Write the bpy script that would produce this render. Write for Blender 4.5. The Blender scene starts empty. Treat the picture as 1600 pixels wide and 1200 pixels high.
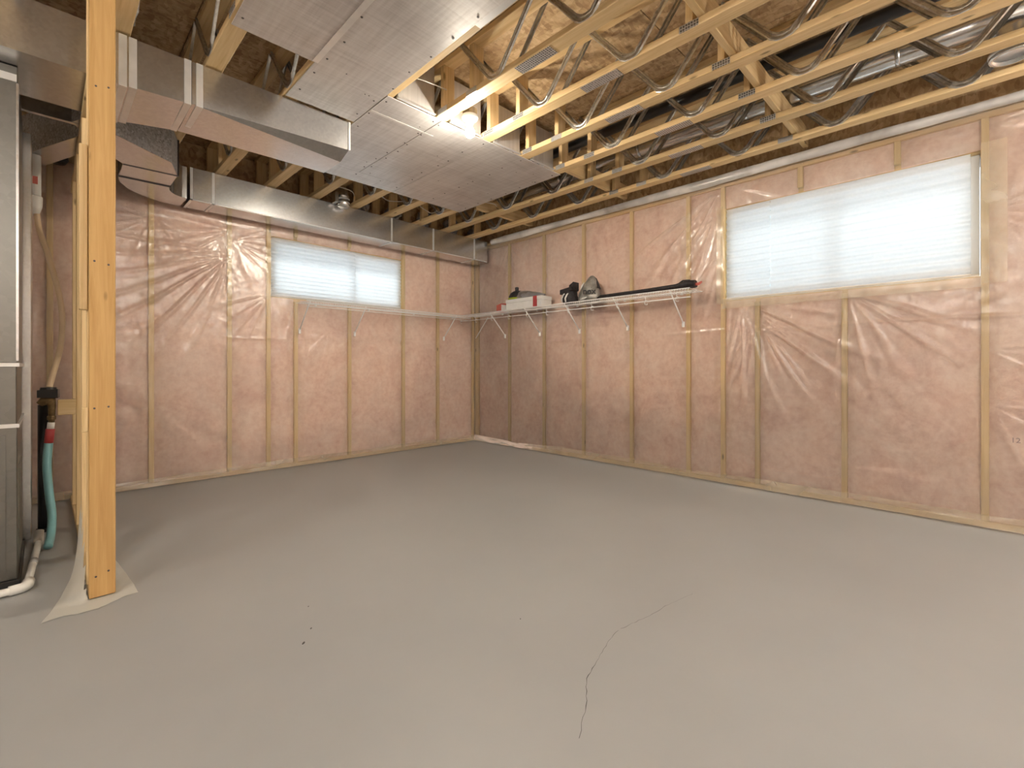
import bpy, math, random
import numpy as np
from mathutils import Vector, Matrix, noise as mnoise

random.seed(7)
rng = np.random.default_rng(11)
scene = bpy.context.scene
COL = scene.collection
PI = math.pi

# ------------------------------------------------------------------ camera, world, daylight, exposure
cam_d = bpy.data.cameras.new('camera')
cam = bpy.data.objects.new('camera', cam_d); COL.objects.link(cam)
cam_d.sensor_width = 36.0
cam_d.lens = 729.05 / 1600 * 36
cam_d.shift_y = -27.1 / 1600
cam_d.clip_start = 0.05
cam.location = (-4.307, -5.059, 1.042)
cam.rotation_euler = (PI / 2, 0, math.radians(-44.98))
scene.camera = cam

world = bpy.data.worlds.new('world'); scene.world = world
world.use_nodes = True
bg = world.node_tree.nodes['Background']
bg.inputs['Color'].default_value = (0.80, 0.90, 1.0, 1)
bg.inputs['Strength'].default_value = 1.1

DAY = 180.0
def daylight(name, loc, target, sx, sy, power):
    d = bpy.data.lights.new(name, 'AREA'); d.shape = 'RECTANGLE'; d.size = sx; d.size_y = sy
    d.energy = power; d.color = (0.93, 0.965, 1.0)
    o = bpy.data.objects.new(name, d); COL.objects.link(o); o.location = loc
    o.rotation_euler = (Vector(target) - Vector(loc)).to_track_quat('-Z', 'Y').to_euler()
daylight('window_daylight', (-1.93, 2.2, 4.15), (-1.93, 0.05, 1.95), 3.4, 1.4, DAY * 0.82)
daylight('window_daylight', (2.2, -4.26, 4.15), (0.05, -4.26, 1.90), 3.6, 1.4, DAY * 0.36)

vs = scene.view_settings
vs.view_transform = 'Standard'; vs.look = 'None'; vs.gamma = 1.0; vs.use_curve_mapping = False
vs.exposure = 1.30
BULB = 1080.0           # emission of the strong fill bulbs added out of view; the one by the foil boards is weaker
BULB_A = 760.0
BULB_COL = (1.0, 0.95, 0.87, 1)

H = 2.74                # underside of the joists
JD = 0.356              # joist depth
WALL_TOP = 2.735

# ------------------------------------------------------------------ mesh helpers
class MB:
    def __init__(s): s.v = []; s.f = []
    def add(s, vs_, fs):
        b = len(s.v); s.v += [tuple(p) for p in vs_]; s.f += [tuple(i + b for i in f) for f in fs]; return s
    def box(s, x0, x1, y0, y1, z0, z1):
        x0, x1 = sorted((x0, x1)); y0, y1 = sorted((y0, y1)); z0, z1 = sorted((z0, z1))
        return s.add([(x0,y0,z0),(x1,y0,z0),(x1,y1,z0),(x0,y1,z0),(x0,y0,z1),(x1,y0,z1),(x1,y1,z1),(x0,y1,z1)],
              [(3,2,1,0),(4,5,6,7),(0,1,5,4),(1,2,6,5),(2,3,7,6),(3,0,4,7)])
    def cbox(s, x0, x1, y0, y1, z0, z1, b=0.003):
        """box with chamfered edges"""
        lo = [min(x0,x1), min(y0,y1), min(z0,z1)]; hi = [max(x0,x1), max(y0,y1), max(z0,z1)]
        idx = {}; vv = []
        for sx in (0,1):
            for sy in (0,1):
                for sz in (0,1):
                    c = [(hi if q else lo)[i] for i, q in enumerate((sx,sy,sz))]
                    inn = [c[i] + (-b if q else b) for i, q in enumerate((sx,sy,sz))]
                    for ax in range(3):
                        p = inn[:]; p[ax] = c[ax]
                        idx[(sx,sy,sz,ax)] = len(vv); vv.append(p)
        ff = []
        for ax in range(3):
            a1, a2 = (ax+1) % 3, (ax+2) % 3
            for q in (0,1):
                loop = []
                for (m, n) in ((0,0),(1,0),(1,1),(0,1)):
                    k = [0,0,0]; k[ax] = q; k[a1] = m; k[a2] = n
                    loop.append(idx[tuple(k) + (ax,)])
                ff.append(tuple(loop) if q else tuple(loop[::-1]))
        for ax in range(3):                       # edges along ax
            a1, a2 = (ax+1) % 3, (ax+2) % 3
            for m in (0,1):
                for n in (0,1):
                    k0 = [0,0,0]; k0[a1] = m; k0[a2] = n; k1 = k0[:]; k1[ax] = 1
                    q = (idx[tuple(k0)+(a1,)], idx[tuple(k1)+(a1,)], idx[tuple(k1)+(a2,)], idx[tuple(k0)+(a2,)])
                    ff.append(q if (m == n) else q[::-1])
        for sx in (0,1):
            for sy in (0,1):
                for sz in (0,1):
                    t = tuple(idx[(sx,sy,sz,a)] for a in range(3))
                    ff.append(t if (sx+sy+sz) % 2 else t[::-1])
        return s.add(vv, ff)
    def prism(s, poly, z0, z1):
        n = len(poly)
        z0s = z0 if isinstance(z0, (list, tuple)) else [z0]*n
        z1s = z1 if isinstance(z1, (list, tuple)) else [z1]*n
        vv = [(x, y, z0s[i]) for i, (x, y) in enumerate(poly)] + [(x, y, z1s[i]) for i, (x, y) in enumerate(poly)]
        return s.add(vv, [tuple(range(n))[::-1], tuple(range(n, 2*n))] + [(i, (i+1) % n, n+(i+1) % n, n+i) for i in range(n)])
    def tube(s, pts, r, n=8, cap=True):
        pts = [Vector(p) for p in pts]; m = len(pts)
        rr = r if isinstance(r, (list, tuple)) else [r]*m
        t0 = (pts[1]-pts[0]).normalized()
        up = Vector((0,0,1)) if abs(t0.z) < 0.9 else Vector((1,0,0))
        nrm = (up - t0*up.dot(t0)).normalized(); vv = []; ff = []
        for i in range(m):
            if i == 0: t = pts[1]-pts[0]
            elif i == m-1: t = pts[-1]-pts[-2]
            else: t = (pts[i+1]-pts[i]).normalized() + (pts[i]-pts[i-1]).normalized()
            t.normalize(); nrm = (nrm - t*nrm.dot(t)); nrm.normalize(); bi = t.cross(nrm)
            for k in range(n):
                a = 2*PI*k/n; vv.append(pts[i] + nrm*(math.cos(a)*rr[i]) + bi*(math.sin(a)*rr[i]))
        for i in range(m-1):
            for k in range(n):
                k2 = (k+1) % n; ff.append((i*n+k, i*n+k2, (i+1)*n+k2, (i+1)*n+k))
        if cap:
            ff.append(tuple(range(n))[::-1]); ff.append(tuple((m-1)*n+k for k in range(n)))
        return s.add(vv, ff)
    def lathe(s, prof, c=(0,0,0), n=20, axis='z', cap=True):
        vv = []; ff = []; m = len(prof)
        for (r, h) in prof:
            for k in range(n):
                a = 2*PI*k/n; p = (r*math.cos(a), r*math.sin(a), h)
                if axis == 'y': p = (p[0], p[2], p[1])
                if axis == 'x': p = (p[2], p[0], p[1])
                vv.append((c[0]+p[0], c[1]+p[1], c[2]+p[2]))
        for i in range(m-1):
            for k in range(n):
                k2 = (k+1) % n; ff.append((i*n+k, i*n+k2, (i+1)*n+k2, (i+1)*n+k))
        if cap and prof[0][0] > 1e-5: ff.append(tuple(range(n))[::-1])
        if cap and prof[-1][0] > 1e-5: ff.append(tuple((m-1)*n+k for k in range(n)))
        return s.add(vv, ff)
    def grid(s, P, mask=None):
        """P: array (n,m,3)"""
        n, m = P.shape[:2]; b = len(s.v)
        s.v += [tuple(p) for p in P.reshape(-1, 3).tolist()]
        for i in range(n-1):
            for j in range(m-1):
                if mask is None or mask[i, j]:
                    s.f.append((b+i*m+j, b+(i+1)*m+j, b+(i+1)*m+j+1, b+i*m+j+1))
        return s
    def mesh(s, name, mat, smooth=False):
        me = bpy.data.meshes.new(name); me.from_pydata(s.v, [], s.f); me.materials.append(mat)
        if smooth: me.shade_smooth()
        me.update(); return me
    def build(s, name, mat, parent=None, smooth=False, loc=None):
        return place(s.mesh(name, mat, smooth), name, parent, loc)

def place(me, name, parent=None, loc=None):
    o = bpy.data.objects.new(name, me); COL.objects.link(o)
    if parent is not None: o.parent = parent
    if loc is not None: o.location = loc
    return o
def tag(o, label, cat, group=None):
    o['label'] = label; o['category'] = cat
    if group: o['group'] = group
    return o
def thing(name, label, cat, loc=(0,0,0), group=None):
    o = bpy.data.objects.new(name, None); COL.objects.link(o); o.location = loc; o.empty_display_size = 0.1
    return tag(o, label, cat, group)
def structure(o): o['kind'] = 'structure'; return o
def stuff(o): o['kind'] = 'stuff'; return o

# ------------------------------------------------------------------ materials
def new_mat(name):
    m = bpy.data.materials.new(name); m.use_nodes = True
    nt = m.node_tree; b = nt.nodes['Principled BSDF']
    return m, nt, b
def nd(nt, typ, **kw):
    n = nt.nodes.new(typ)
    for k, v in kw.items():
        if k in n.inputs: n.inputs[k].default_value = v
        else: setattr(n, k, v)
    return n
def ramp(nt, fac, stops):
    r = nt.nodes.new('ShaderNodeValToRGB'); e = r.color_ramp.elements
    while len(e) < len(stops): e.new(0.5)
    for el, (p, c) in zip(e, stops):
        el.position = p; el.color = tuple(c) + (1,) if len(c) == 3 else c
    nt.links.new(fac, r.inputs[0]); return r.outputs[0]
def coords(nt, scale=(1,1,1), rand=True):
    tc = nd(nt, 'ShaderNodeTexCoord'); mp = nd(nt, 'ShaderNodeMapping'); mp.inputs['Scale'].default_value = scale
    nt.links.new(tc.outputs['Object'], mp.inputs[0])
    if rand:
        oi = nd(nt, 'ShaderNodeObjectInfo'); mu = nd(nt, 'ShaderNodeMath', operation='MULTIPLY'); mu.inputs[1].default_value = 37.0
        nt.links.new(oi.outputs['Random'], mu.inputs[0]); nt.links.new(mu.outputs[0], mp.inputs['Location'])
    return mp.outputs[0]
def noise_(nt, vec, scale, detail=3, rough=0.55, dist=0.0):
    n = nd(nt, 'ShaderNodeTexNoise'); n.inputs['Scale'].default_value = scale; n.inputs['Detail'].default_value = detail
    n.inputs['Roughness'].default_value = rough; n.inputs['Distortion'].default_value = dist
    nt.links.new(vec, n.inputs['Vector']); return n.outputs['Fac']
def bump(nt, b, h, strength, dist=0.01):
    n = nd(nt, 'ShaderNodeBump'); n.inputs['Strength'].default_value = strength; n.inputs['Distance'].default_value = dist
    nt.links.new(h, n.inputs['Height']); nt.links.new(n.outputs[0], b.inputs['Normal'])
def mixc(nt, fac, a, b, mode='MIX'):
    n = nd(nt, 'ShaderNodeMix', data_type='RGBA', blend_type=mode)
    if isinstance(fac, float): n.inputs[0].default_value = fac
    else: nt.links.new(fac, n.inputs[0])
    for i, c in ((6, a), (7, b)):
        if isinstance(c, tuple): n.inputs[i].default_value = c + (1,) if len(c) == 3 else c
        else: nt.links.new(c, n.inputs[i])
    return n.outputs[2]

def plain(name, col, rough=0.5, metal=0.0, nscale=None, namp=0.12, spec=None):
    m, nt, b = new_mat(name)
    b.inputs['Roughness'].default_value = rough; b.inputs['Metallic'].default_value = metal
    v = coords(nt); f = noise_(nt, v, nscale or 12.0)
    c0 = tuple(max(0, c*(1-namp)) for c in col); c1 = tuple(min(1, c*(1+namp)) for c in col)
    nt.links.new(ramp(nt, f, [(0.3, c0), (0.7, c1)]), b.inputs['Base Color'])
    if spec is not None: b.inputs['Specular IOR Level'].default_value = spec
    return m

def wood(name, axis, c_dark, c_light, rough=0.62):
    m, nt, b = new_mat(name)
    sc = [26, 26, 26]; sc['xyz'.index(axis)] = 1.1
    v = coords(nt, sc)
    g = noise_(nt, v, 1.6, 4, 0.6, 0.8)
    col = ramp(nt, g, [(0.28, c_dark), (0.5, tuple((a+d)/2 for a, d in zip(c_dark, c_light))), (0.72, c_light)])
    v2 = coords(nt, [9 if a != axis else 3.2 for a in 'xyz'])
    vo = nd(nt, 'ShaderNodeTexVoronoi'); vo.inputs['Scale'].default_value = 1.0; nt.links.new(v2, vo.inputs['Vector'])
    kn = ramp(nt, vo.outputs['Distance'], [(0.0, (1,1,1)), (0.05, (0.9,0.9,0.9)), (0.11, (0,0,0))])
    col = mixc(nt, kn, col, tuple(c*0.42 for c in c_dark))
    oi = nd(nt, 'ShaderNodeObjectInfo')
    hs = nd(nt, 'ShaderNodeHueSaturation')
    mr = nd(nt, 'ShaderNodeMapRange'); mr.inputs[3].default_value = 0.88; mr.inputs[4].default_value = 1.08
    nt.links.new(oi.outputs['Random'], mr.inputs[0]); nt.links.new(mr.outputs[0], hs.inputs['Value'])
    nt.links.new(col, hs.inputs['Color']); nt.links.new(hs.outputs[0], b.inputs['Base Color'])
    b.inputs['Roughness'].default_value = rough; b.inputs['Specular IOR Level'].default_value = 0.3
    bump(nt, b, g, 0.12, 0.004)
    return m
WD, WL = (0.60, 0.41, 0.19), (0.79, 0.60, 0.34)
M_woodx = wood('lumber_x', 'x', WD, WL); M_woody = wood('lumber_y', 'y', WD, WL); M_woodz = wood('lumber_z', 'z', WD, WL)
M_stud = wood('stud_lumber', 'z', (0.68,0.50,0.24), (0.83,0.67,0.38))
M_post = wood('post_lumber', 'z', (0.53, 0.305, 0.105), (0.70, 0.445, 0.185))

def galv(name, base=(0.66,0.665,0.67), rough=0.25, spangle=70, amp=0.07):
    m, nt, b = new_mat(name); v = coords(nt)
    vo = nd(nt, 'ShaderNodeTexVoronoi'); vo.inputs['Scale'].default_value = spangle; nt.links.new(v, vo.inputs['Vector'])
    f = noise_(nt, v, 1.6, 3)
    mx = mixc(nt, 0.45, vo.outputs['Color'], f)
    bw = nd(nt, 'ShaderNodeRGBToBW'); nt.links.new(mx, bw.inputs[0])
    c0 = tuple(c*(1-amp) for c in base); c1 = tuple(min(1, c*(1+amp)) for c in base)
    nt.links.new(ramp(nt, bw.outputs[0], [(0.25, c0), (0.75, c1)]), b.inputs['Base Color'])
    b.inputs['Metallic'].default_value = 1.0
    r = nd(nt, 'ShaderNodeMapRange'); r.inputs[3].default_value = rough*0.95; r.inputs[4].default_value = rough*1.12
    nt.links.new(bw.outputs[0], r.inputs[0]); nt.links.new(r.outputs[0], b.inputs['Roughness'])
    bump(nt, b, f, 0.02, 0.02)
    return m
M_galv = galv('galvanized_steel'); M_web = galv('web_steel', (0.60,0.60,0.58), 0.32, 60, 0.2)
M_speck = galv('speckled_steel', (0.50,0.52,0.55), 0.45, 90, 0.35); M_speck.node_tree.nodes['Principled BSDF'].inputs['Metallic'].default_value = 0.45
M_cab = galv('furnace_steel', (0.21,0.205,0.19), 0.36, 40, 0.06)

def foil():
    m, nt, b = new_mat('foil_board'); v = coords(nt)
    w1 = coords(nt, (2.0, 40, 1)); w2 = coords(nt, (34, 2.2, 1))
    a = noise_(nt, w1, 1.6, 3); c = noise_(nt, w2, 1.4, 3); f = noise_(nt, v, 2.2, 3)
    s1 = mixc(nt, 0.5, a, c); s2 = mixc(nt, 0.35, s1, f)
    nt.links.new(ramp(nt, s2, [(0.36, (0.50,0.48,0.47)), (0.5, (0.62,0.60,0.59)), (0.64, (0.72,0.71,0.70))]), b.inputs['Base Color'])
    b.inputs['Metallic'].default_value = 0.55; b.inputs['Roughness'].default_value = 0.42
    bump(nt, b, s2, 0.25, 0.006); return m
M_foil = foil()

def insulation():
    m, nt, b = new_mat('pink_fibreglass'); v = coords(nt)
    f1 = noise_(nt, v, 3.4, 6, 0.66, 0.9); f2 = noise_(nt, v, 22, 4, 0.65)
    c = ramp(nt, f1, [(0.30, (0.72,0.48,0.40)), (0.47, (0.86,0.665,0.565)), (0.70, (0.92,0.785,0.69))])
    c = mixc(nt, 0.30, c, ramp(nt, f2, [(0.36, (0.60,0.35,0.29)), (0.62, (0.90,0.72,0.64))]))
    nt.links.new(c, b.inputs['Base Color']); b.inputs['Roughness'].default_value = 0.95; b.inputs['Specular IOR Level'].default_value = 0.05
    bump(nt, b, f2, 0.35, 0.01); return m
M_pink = insulation()

def poly(name, veil=0.12, tint=(0.985,0.97,0.94), vcol=(0.86,0.82,0.76), gl=1.0):
    m, nt, b = new_mat(name); out = nt.nodes['Material Output']; nt.nodes.remove(b)
    tr = nd(nt, 'ShaderNodeBsdfTransparent'); tr.inputs[0].default_value = tint + (1,)
    df = nd(nt, 'ShaderNodeBsdfDiffuse'); df.inputs[0].default_value = vcol + (1,)
    v = coords(nt, rand=False); f = noise_(nt, v, 1.7, 4, 0.6, 0.5)
    mr = nd(nt, 'ShaderNodeMapRange'); mr.inputs[1].default_value = 0.3; mr.inputs[2].default_value = 0.75
    mr.inputs[3].default_value = veil*0.45; mr.inputs[4].default_value = veil*1.6; nt.links.new(f, mr.inputs[0])
    lw = nd(nt, 'ShaderNodeLayerWeight'); lw.inputs[0].default_value = 0.5      # film looks milkier where it slopes away
    pw = nd(nt, 'ShaderNodeMath', operation='POWER'); pw.inputs[1].default_value = 4.0; nt.links.new(lw.outputs['Facing'], pw.inputs[0])
    ma = nd(nt, 'ShaderNodeMath', operation='MULTIPLY_ADD'); ma.inputs[1].default_value = 1.05; ma.use_clamp = True
    nt.links.new(pw.outputs[0], ma.inputs[0]); nt.links.new(mr.outputs[0], ma.inputs[2])
    m1 = nd(nt, 'ShaderNodeMixShader'); nt.links.new(ma.outputs[0], m1.inputs[0])
    nt.links.new(tr.outputs[0], m1.inputs[1]); nt.links.new(df.outputs[0], m1.inputs[2])
    g = nd(nt, 'ShaderNodeBsdfGlossy'); g.inputs['Roughness'].default_value = 0.24; g.inputs[0].default_value = (1,1,1,1)
    f3 = noise_(nt, v, 9.0, 3); bp = nd(nt, 'ShaderNodeBump'); bp.inputs['Strength'].default_value = 0.05; bp.inputs['Distance'].default_value = 0.02
    nt.links.new(f3, bp.inputs['Height']); nt.links.new(bp.outputs[0], g.inputs['Normal'])
    fr = nd(nt, 'ShaderNodeFresnel'); fr.inputs[0].default_value = 1.45; nt.links.new(bp.outputs[0], fr.inputs['Normal'])
    mu = nd(nt, 'ShaderNodeMath', operation='MULTIPLY'); mu.inputs[1].default_value = 2.1*gl; nt.links.new(fr.outputs[0], mu.inputs[0]); mu.use_clamp = True
    m2 = nd(nt, 'ShaderNodeMixShader'); nt.links.new(mu.outputs[0], m2.inputs[0])
    nt.links.new(m1.outputs[0], m2.inputs[1]); nt.links.new(g.outputs[0], m2.inputs[2]); nt.links.new(m2.outputs[0], out.inputs[0])
    return m
M_poly = poly('clear_poly_sheet', 0.11, (0.985,0.975,0.955), (0.86,0.83,0.79))
M_poly2 = poly('doubled_poly_sheet', 0.30, (0.95,0.92,0.86), (0.70,0.61,0.47), 0.55)
def milky():
    m, nt, b = new_mat('white_poly_sheet'); out = nt.nodes['Material Output']
    b.inputs['Base Color'].default_value = (0.80,0.79,0.73,1); b.inputs['Roughness'].default_value = 0.38
    v = coords(nt, rand=False); f = noise_(nt, v, 14, 3); bump(nt, b, f, 0.3, 0.01)
    tl = nd(nt, 'ShaderNodeBsdfTranslucent'); tl.inputs[0].default_value = (0.85,0.85,0.78,1)
    tr = nd(nt, 'ShaderNodeBsdfTransparent')
    m1 = nd(nt, 'ShaderNodeMixShader'); m1.inputs[0].default_value = 0.30; nt.links.new(b.outputs[0], m1.inputs[1]); nt.links.new(tl.outputs[0], m1.inputs[2])
    m2 = nd(nt, 'ShaderNodeMixShader'); m2.inputs[0].default_value = 0.16; nt.links.new(m1.outputs[0], m2.inputs[1]); nt.links.new(tr.outputs[0], m2.inputs[2])
    nt.links.new(m2.outputs[0], out.inputs[0]); return m
M_poly3 = milky()
M_polygrey = poly('bagged_poly', 0.75, (0.9,0.9,0.9), (0.50,0.49,0.50))

def floor_mat():
    m, nt, b = new_mat('painted_concrete'); v = coords(nt, rand=False)
    f = noise_(nt, v, 0.9, 4, 0.6); f2 = noise_(nt, v, 34, 3)
    c = ramp(nt, f, [(0.3, (0.325,0.328,0.326)), (0.7, (0.366,0.370,0.368))])
    nt.links.new(c, b.inputs['Base Color'])
    r = nd(nt, 'ShaderNodeMapRange'); r.inputs[3].default_value = 0.36; r.inputs[4].default_value = 0.52; nt.links.new(f, r.inputs[0])
    nt.links.new(r.outputs[0], b.inputs['Roughness']); bump(nt, b, f2, 0.05, 0.004); return m
M_floor = floor_mat()

def osb():
    m, nt, b = new_mat('oriented_strand_board')
    v = coords(nt, (1, 2.4, 1)); v2 = coords(nt, (2.2, 1, 1))
    cs = []
    for vv, s in ((v, 24), (v2, 19)):
        vo = nd(nt, 'ShaderNodeTexVoronoi'); vo.inputs['Scale'].default_value = s; nt.links.new(vv, vo.inputs['Vector'])
        bw = nd(nt, 'ShaderNodeRGBToBW'); nt.links.new(vo.outputs['Color'], bw.inputs[0]); cs.append(bw.outputs[0])
    mx = mixc(nt, 0.5, cs[0], cs[1])
    nt.links.new(ramp(nt, mx, [(0.2, (0.36,0.225,0.115)), (0.5, (0.52,0.36,0.195)), (0.8, (0.66,0.49,0.29))]), b.inputs['Base Color'])
    b.inputs['Roughness'].default_value = 0.75; bump(nt, b, mx, 0.3, 0.004); return m
M_osb = osb()

def mesh_plate():
    m, nt, b = new_mat('punched_nail_plate'); v = coords(nt, (70, 70, 70))
    vo = nd(nt, 'ShaderNodeTexVoronoi'); vo.inputs['Scale'].default_value = 1.0; vo.inputs['Randomness'].default_value = 0.15; nt.links.new(v, vo.inputs['Vector'])
    nt.links.new(ramp(nt, vo.outputs['Distance'], [(0.25, (0.10,0.10,0.10)), (0.4, (0.62,0.62,0.62))]), b.inputs['Base Color'])
    b.inputs['Metallic'].default_value = 0.8; b.inputs['Roughness'].default_value = 0.4; return m
M_plate = mesh_plate()

def shade_mat():
    m, nt, b = new_mat('pleated_paper'); out = nt.nodes['Material Output']; nt.nodes.remove(b)
    d = nd(nt, 'ShaderNodeBsdfDiffuse'); d.inputs[0].default_value = (0.86,0.87,0.88,1)
    t = nd(nt, 'ShaderNodeBsdfTranslucent'); v = coords(nt); f = noise_(nt, v, 60, 2)
    nt.links.new(ramp(nt, f, [(0.3, (0.86,0.88,0.90)), (0.7, (0.93,0.94,0.95))]), t.inputs[0])
    mx = nd(nt, 'ShaderNodeMixShader'); mx.inputs[0].default_value = 0.55
    nt.links.new(d.outputs[0], mx.inputs[1]); nt.links.new(t.outputs[0], mx.inputs[2]); nt.links.new(mx.outputs[0], out.inputs[0]); return m
M_shade = shade_mat()

def glass_mat():
    m, nt, b = new_mat('window_glass'); out = nt.nodes['Material Output']; nt.nodes.remove(b)
    t = nd(nt, 'ShaderNodeBsdfTransparent'); t.inputs[0].default_value = (0.95,0.98,0.97,1)
    g = nd(nt, 'ShaderNodeBsdfGlossy'); g.inputs['Roughness'].default_value = 0.02
    fr = nd(nt, 'ShaderNodeFresnel'); mx = nd(nt, 'ShaderNodeMixShader')
    nt.links.new(fr.outputs[0], mx.inputs[0]); nt.links.new(t.outputs[0], mx.inputs[1]); nt.links.new(g.outputs[0], mx.inputs[2])
    nt.links.new(mx.outputs[0], out.inputs[0]); return m
M_glass = glass_mat()

def emit(name, col, s):
    m, nt, b = new_mat(name); b.inputs['Base Color'].default_value = (0.9,0.9,0.9,1)
    b.inputs['Emission Color'].default_value = col; b.inputs['Emission Strength'].default_value = s; return m
M_bulb = emit('added_fill_bulb', BULB_COL, BULB); M_neck = emit('glowing_bulb_neck', BULB_COL, 16.0); M_bulb_b = emit('lit_side_bulb', BULB_COL, 330.0); M_bulb_a = emit('lit_warm_bulb', (1.0,0.90,0.74,1), BULB_A)

M_conc = plain('foundation_concrete', (0.42,0.41,0.40), 0.9)
M_drywall = plain('pale_wallboard', (0.74,0.66,0.60), 0.85, nscale=2, namp=0.05)
M_vinyl = plain('white_vinyl', (0.86,0.87,0.88), 0.35, namp=0.02)
M_porc = plain('white_porcelain', (0.86,0.85,0.82), 0.25, namp=0.02)
M_white = plain('white_coated_wire', (0.88,0.88,0.87), 0.35, namp=0.03)
M_pvc = plain('white_pvc', (0.78,0.77,0.73), 0.4, namp=0.05)
M_black = plain('black_plastic', (0.018,0.017,0.017), 0.4)
M_abs = plain('black_abs_pipe', (0.012,0.012,0.013), 0.32)
M_brass = plain('weathered_brass', (0.20,0.13,0.055), 0.5, 0.5, 40, 0.35)
M_blue = plain('light_blue_hose', (0.22,0.47,0.50), 0.35, namp=0.06)
M_tan = plain('beige_tubing', (0.66,0.50,0.32), 0.4, namp=0.06)
M_red = plain('red_print', (0.42,0.05,0.05), 0.5, namp=0.1)
M_redcard = plain('red_card', (0.55,0.13,0.10), 0.6, namp=0.1)
M_card = plain('white_card', (0.78,0.77,0.75), 0.55, namp=0.04)
M_lime = plain('lime_fabric', (0.35,0.42,0.03), 0.6, namp=0.1)
M_bagblk = plain('black_fabric', (0.022,0.018,0.02), 0.6, nscale=40, namp=0.5)
M_baggrey = plain('silver_grey_fabric', (0.30,0.285,0.26), 0.32, 0.35, 14, 0.35)
M_bagwht = plain('white_fabric', (0.70,0.69,0.66), 0.5)
M_clearbag = poly('grey_clear_wrap', 0.55, (0.8,0.8,0.8), (0.34,0.33,0.34), 1.6)
M_cable = plain('white_cable', (0.62,0.60,0.55), 0.45)
M_dark = plain('crack_dark', (0.10,0.095,0.09), 0.9)
M_nail = plain('nail_steel', (0.10,0.09,0.09), 0.5, 0.6)
M_tape = plain('foil_tape', (0.76,0.76,0.75), 0.30, 0.6, 8, 0.08)

# ------------------------------------------------------------------ numpy noise
def vnoise(U, V, seed):
    r = np.random.default_rng(seed); T = r.random((64, 64))
    iu = np.floor(U).astype(int); iv = np.floor(V).astype(int); fu = U-iu; fv = V-iv
    fu = fu*fu*(3-2*fu); fv = fv*fv*(3-2*fv)
    a = T[iu % 64, iv % 64]; b = T[(iu+1) % 64, iv % 64]; c = T[iu % 64, (iv+1) % 64]; d = T[(iu+1) % 64, (iv+1) % 64]
    return (a*(1-fu)+b*fu)*(1-fv) + (c*(1-fu)+d*fu)*fv
def fbm(U, V, seed, o=4):
    s = 0; a = 0.5
    for k in range(o): s = s + a*(vnoise(U*2**k+k*7.3, V*2**k+k*3.1, seed+k)-0.5); a *= 0.5
    return s

# ------------------------------------------------------------------ floor
ROOM_X, ROOM_Y = -7.2, -7.6
fl = structure(MB().box(ROOM_X-0.3, 0.36, ROOM_Y-0.3, 0.36, -0.12, 0.0).build('floor', M_floor))
def ribbon(pts, w):
    mb = MB(); vv = []; ff = []
    P = []
    for i in range(len(pts)-1):
        a = np.array(pts[i]); b = np.array(pts[i+1]); n = max(2, int(np.linalg.norm(b-a)/0.02))
        for k in range(n): P.append(a+(b-a)*k/n)
    P.append(np.array(pts[-1])); P = np.array(P); P += rng.normal(0, 0.0022, P.shape)
    for i, p in enumerate(P):
        t = P[min(i+1, len(P)-1)] - P[max(i-1, 0)]; t = t/np.linalg.norm(t); nn = np.array([-t[1], t[0]])
        ww = w*(0.4+0.9*rng.random())*(1 if i < len(P)*0.6 else 0.55)
        vv += [(p[0]-nn[0]*ww, p[1]-nn[1]*ww, 0.0006), (p[0]+nn[0]*ww, p[1]+nn[1]*ww, 0.0006)]
    for i in range(len(P)-1): ff.append((2*i, 2*i+1, 2*i+3, 2*i+2))
    return mb.add(vv, ff)
ribbon([(-3.25,-4.27),(-3.2,-4.237),(-3.115,-4.195),(-3.029,-4.131),(-2.93,-4.105),(-2.812,-4.068),(-2.709,-4.05)], 0.0012).build('crack', M_dark, fl)
ribbon([(-2.69,-4.055),(-2.52,-4.085),(-2.379,-4.10),(-2.2,-4.13)], 0.0007).build('crack', M_dark, fl)
for (x, y, r) in ((-3.62,-3.26,0.006),(-3.56,-3.18,0.004),(-3.5,-3.0,0.003),(-2.92,-3.72,0.003)):
    mb = MB(); mb.lathe([(r, 0), (r*0.8, r*0.4), (0.0001, r*0.6)], (0,0,0), 7)
    o = mb.build('grit', M_dark, fl, loc=(x, y, 0.0)); o.scale = (1.6, 0.7, 1); o.rotation_euler[2] = 0.7

# ------------------------------------------------------------------ walls
# each wall uses (u, d, z): u along the wall, d outwards (room side is negative)
def mapL(u, d, z): return (u, d, z)
def mapR(u, d, z): return (d, u, z)
def wbox(mb, mp, u0, u1, d0, d1, z0, z1, b=0.003):
    a = mp(u0, d0, z0); c = mp(u1, d1, z1)
    return mb.cbox(a[0], c[0], a[1], c[1], a[2], c[2], b)

WIN_L = (-2.697, -1.174, 1.759, 2.363)
WIN_R = (-5.066, -3.451, 1.638, 2.451)

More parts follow.
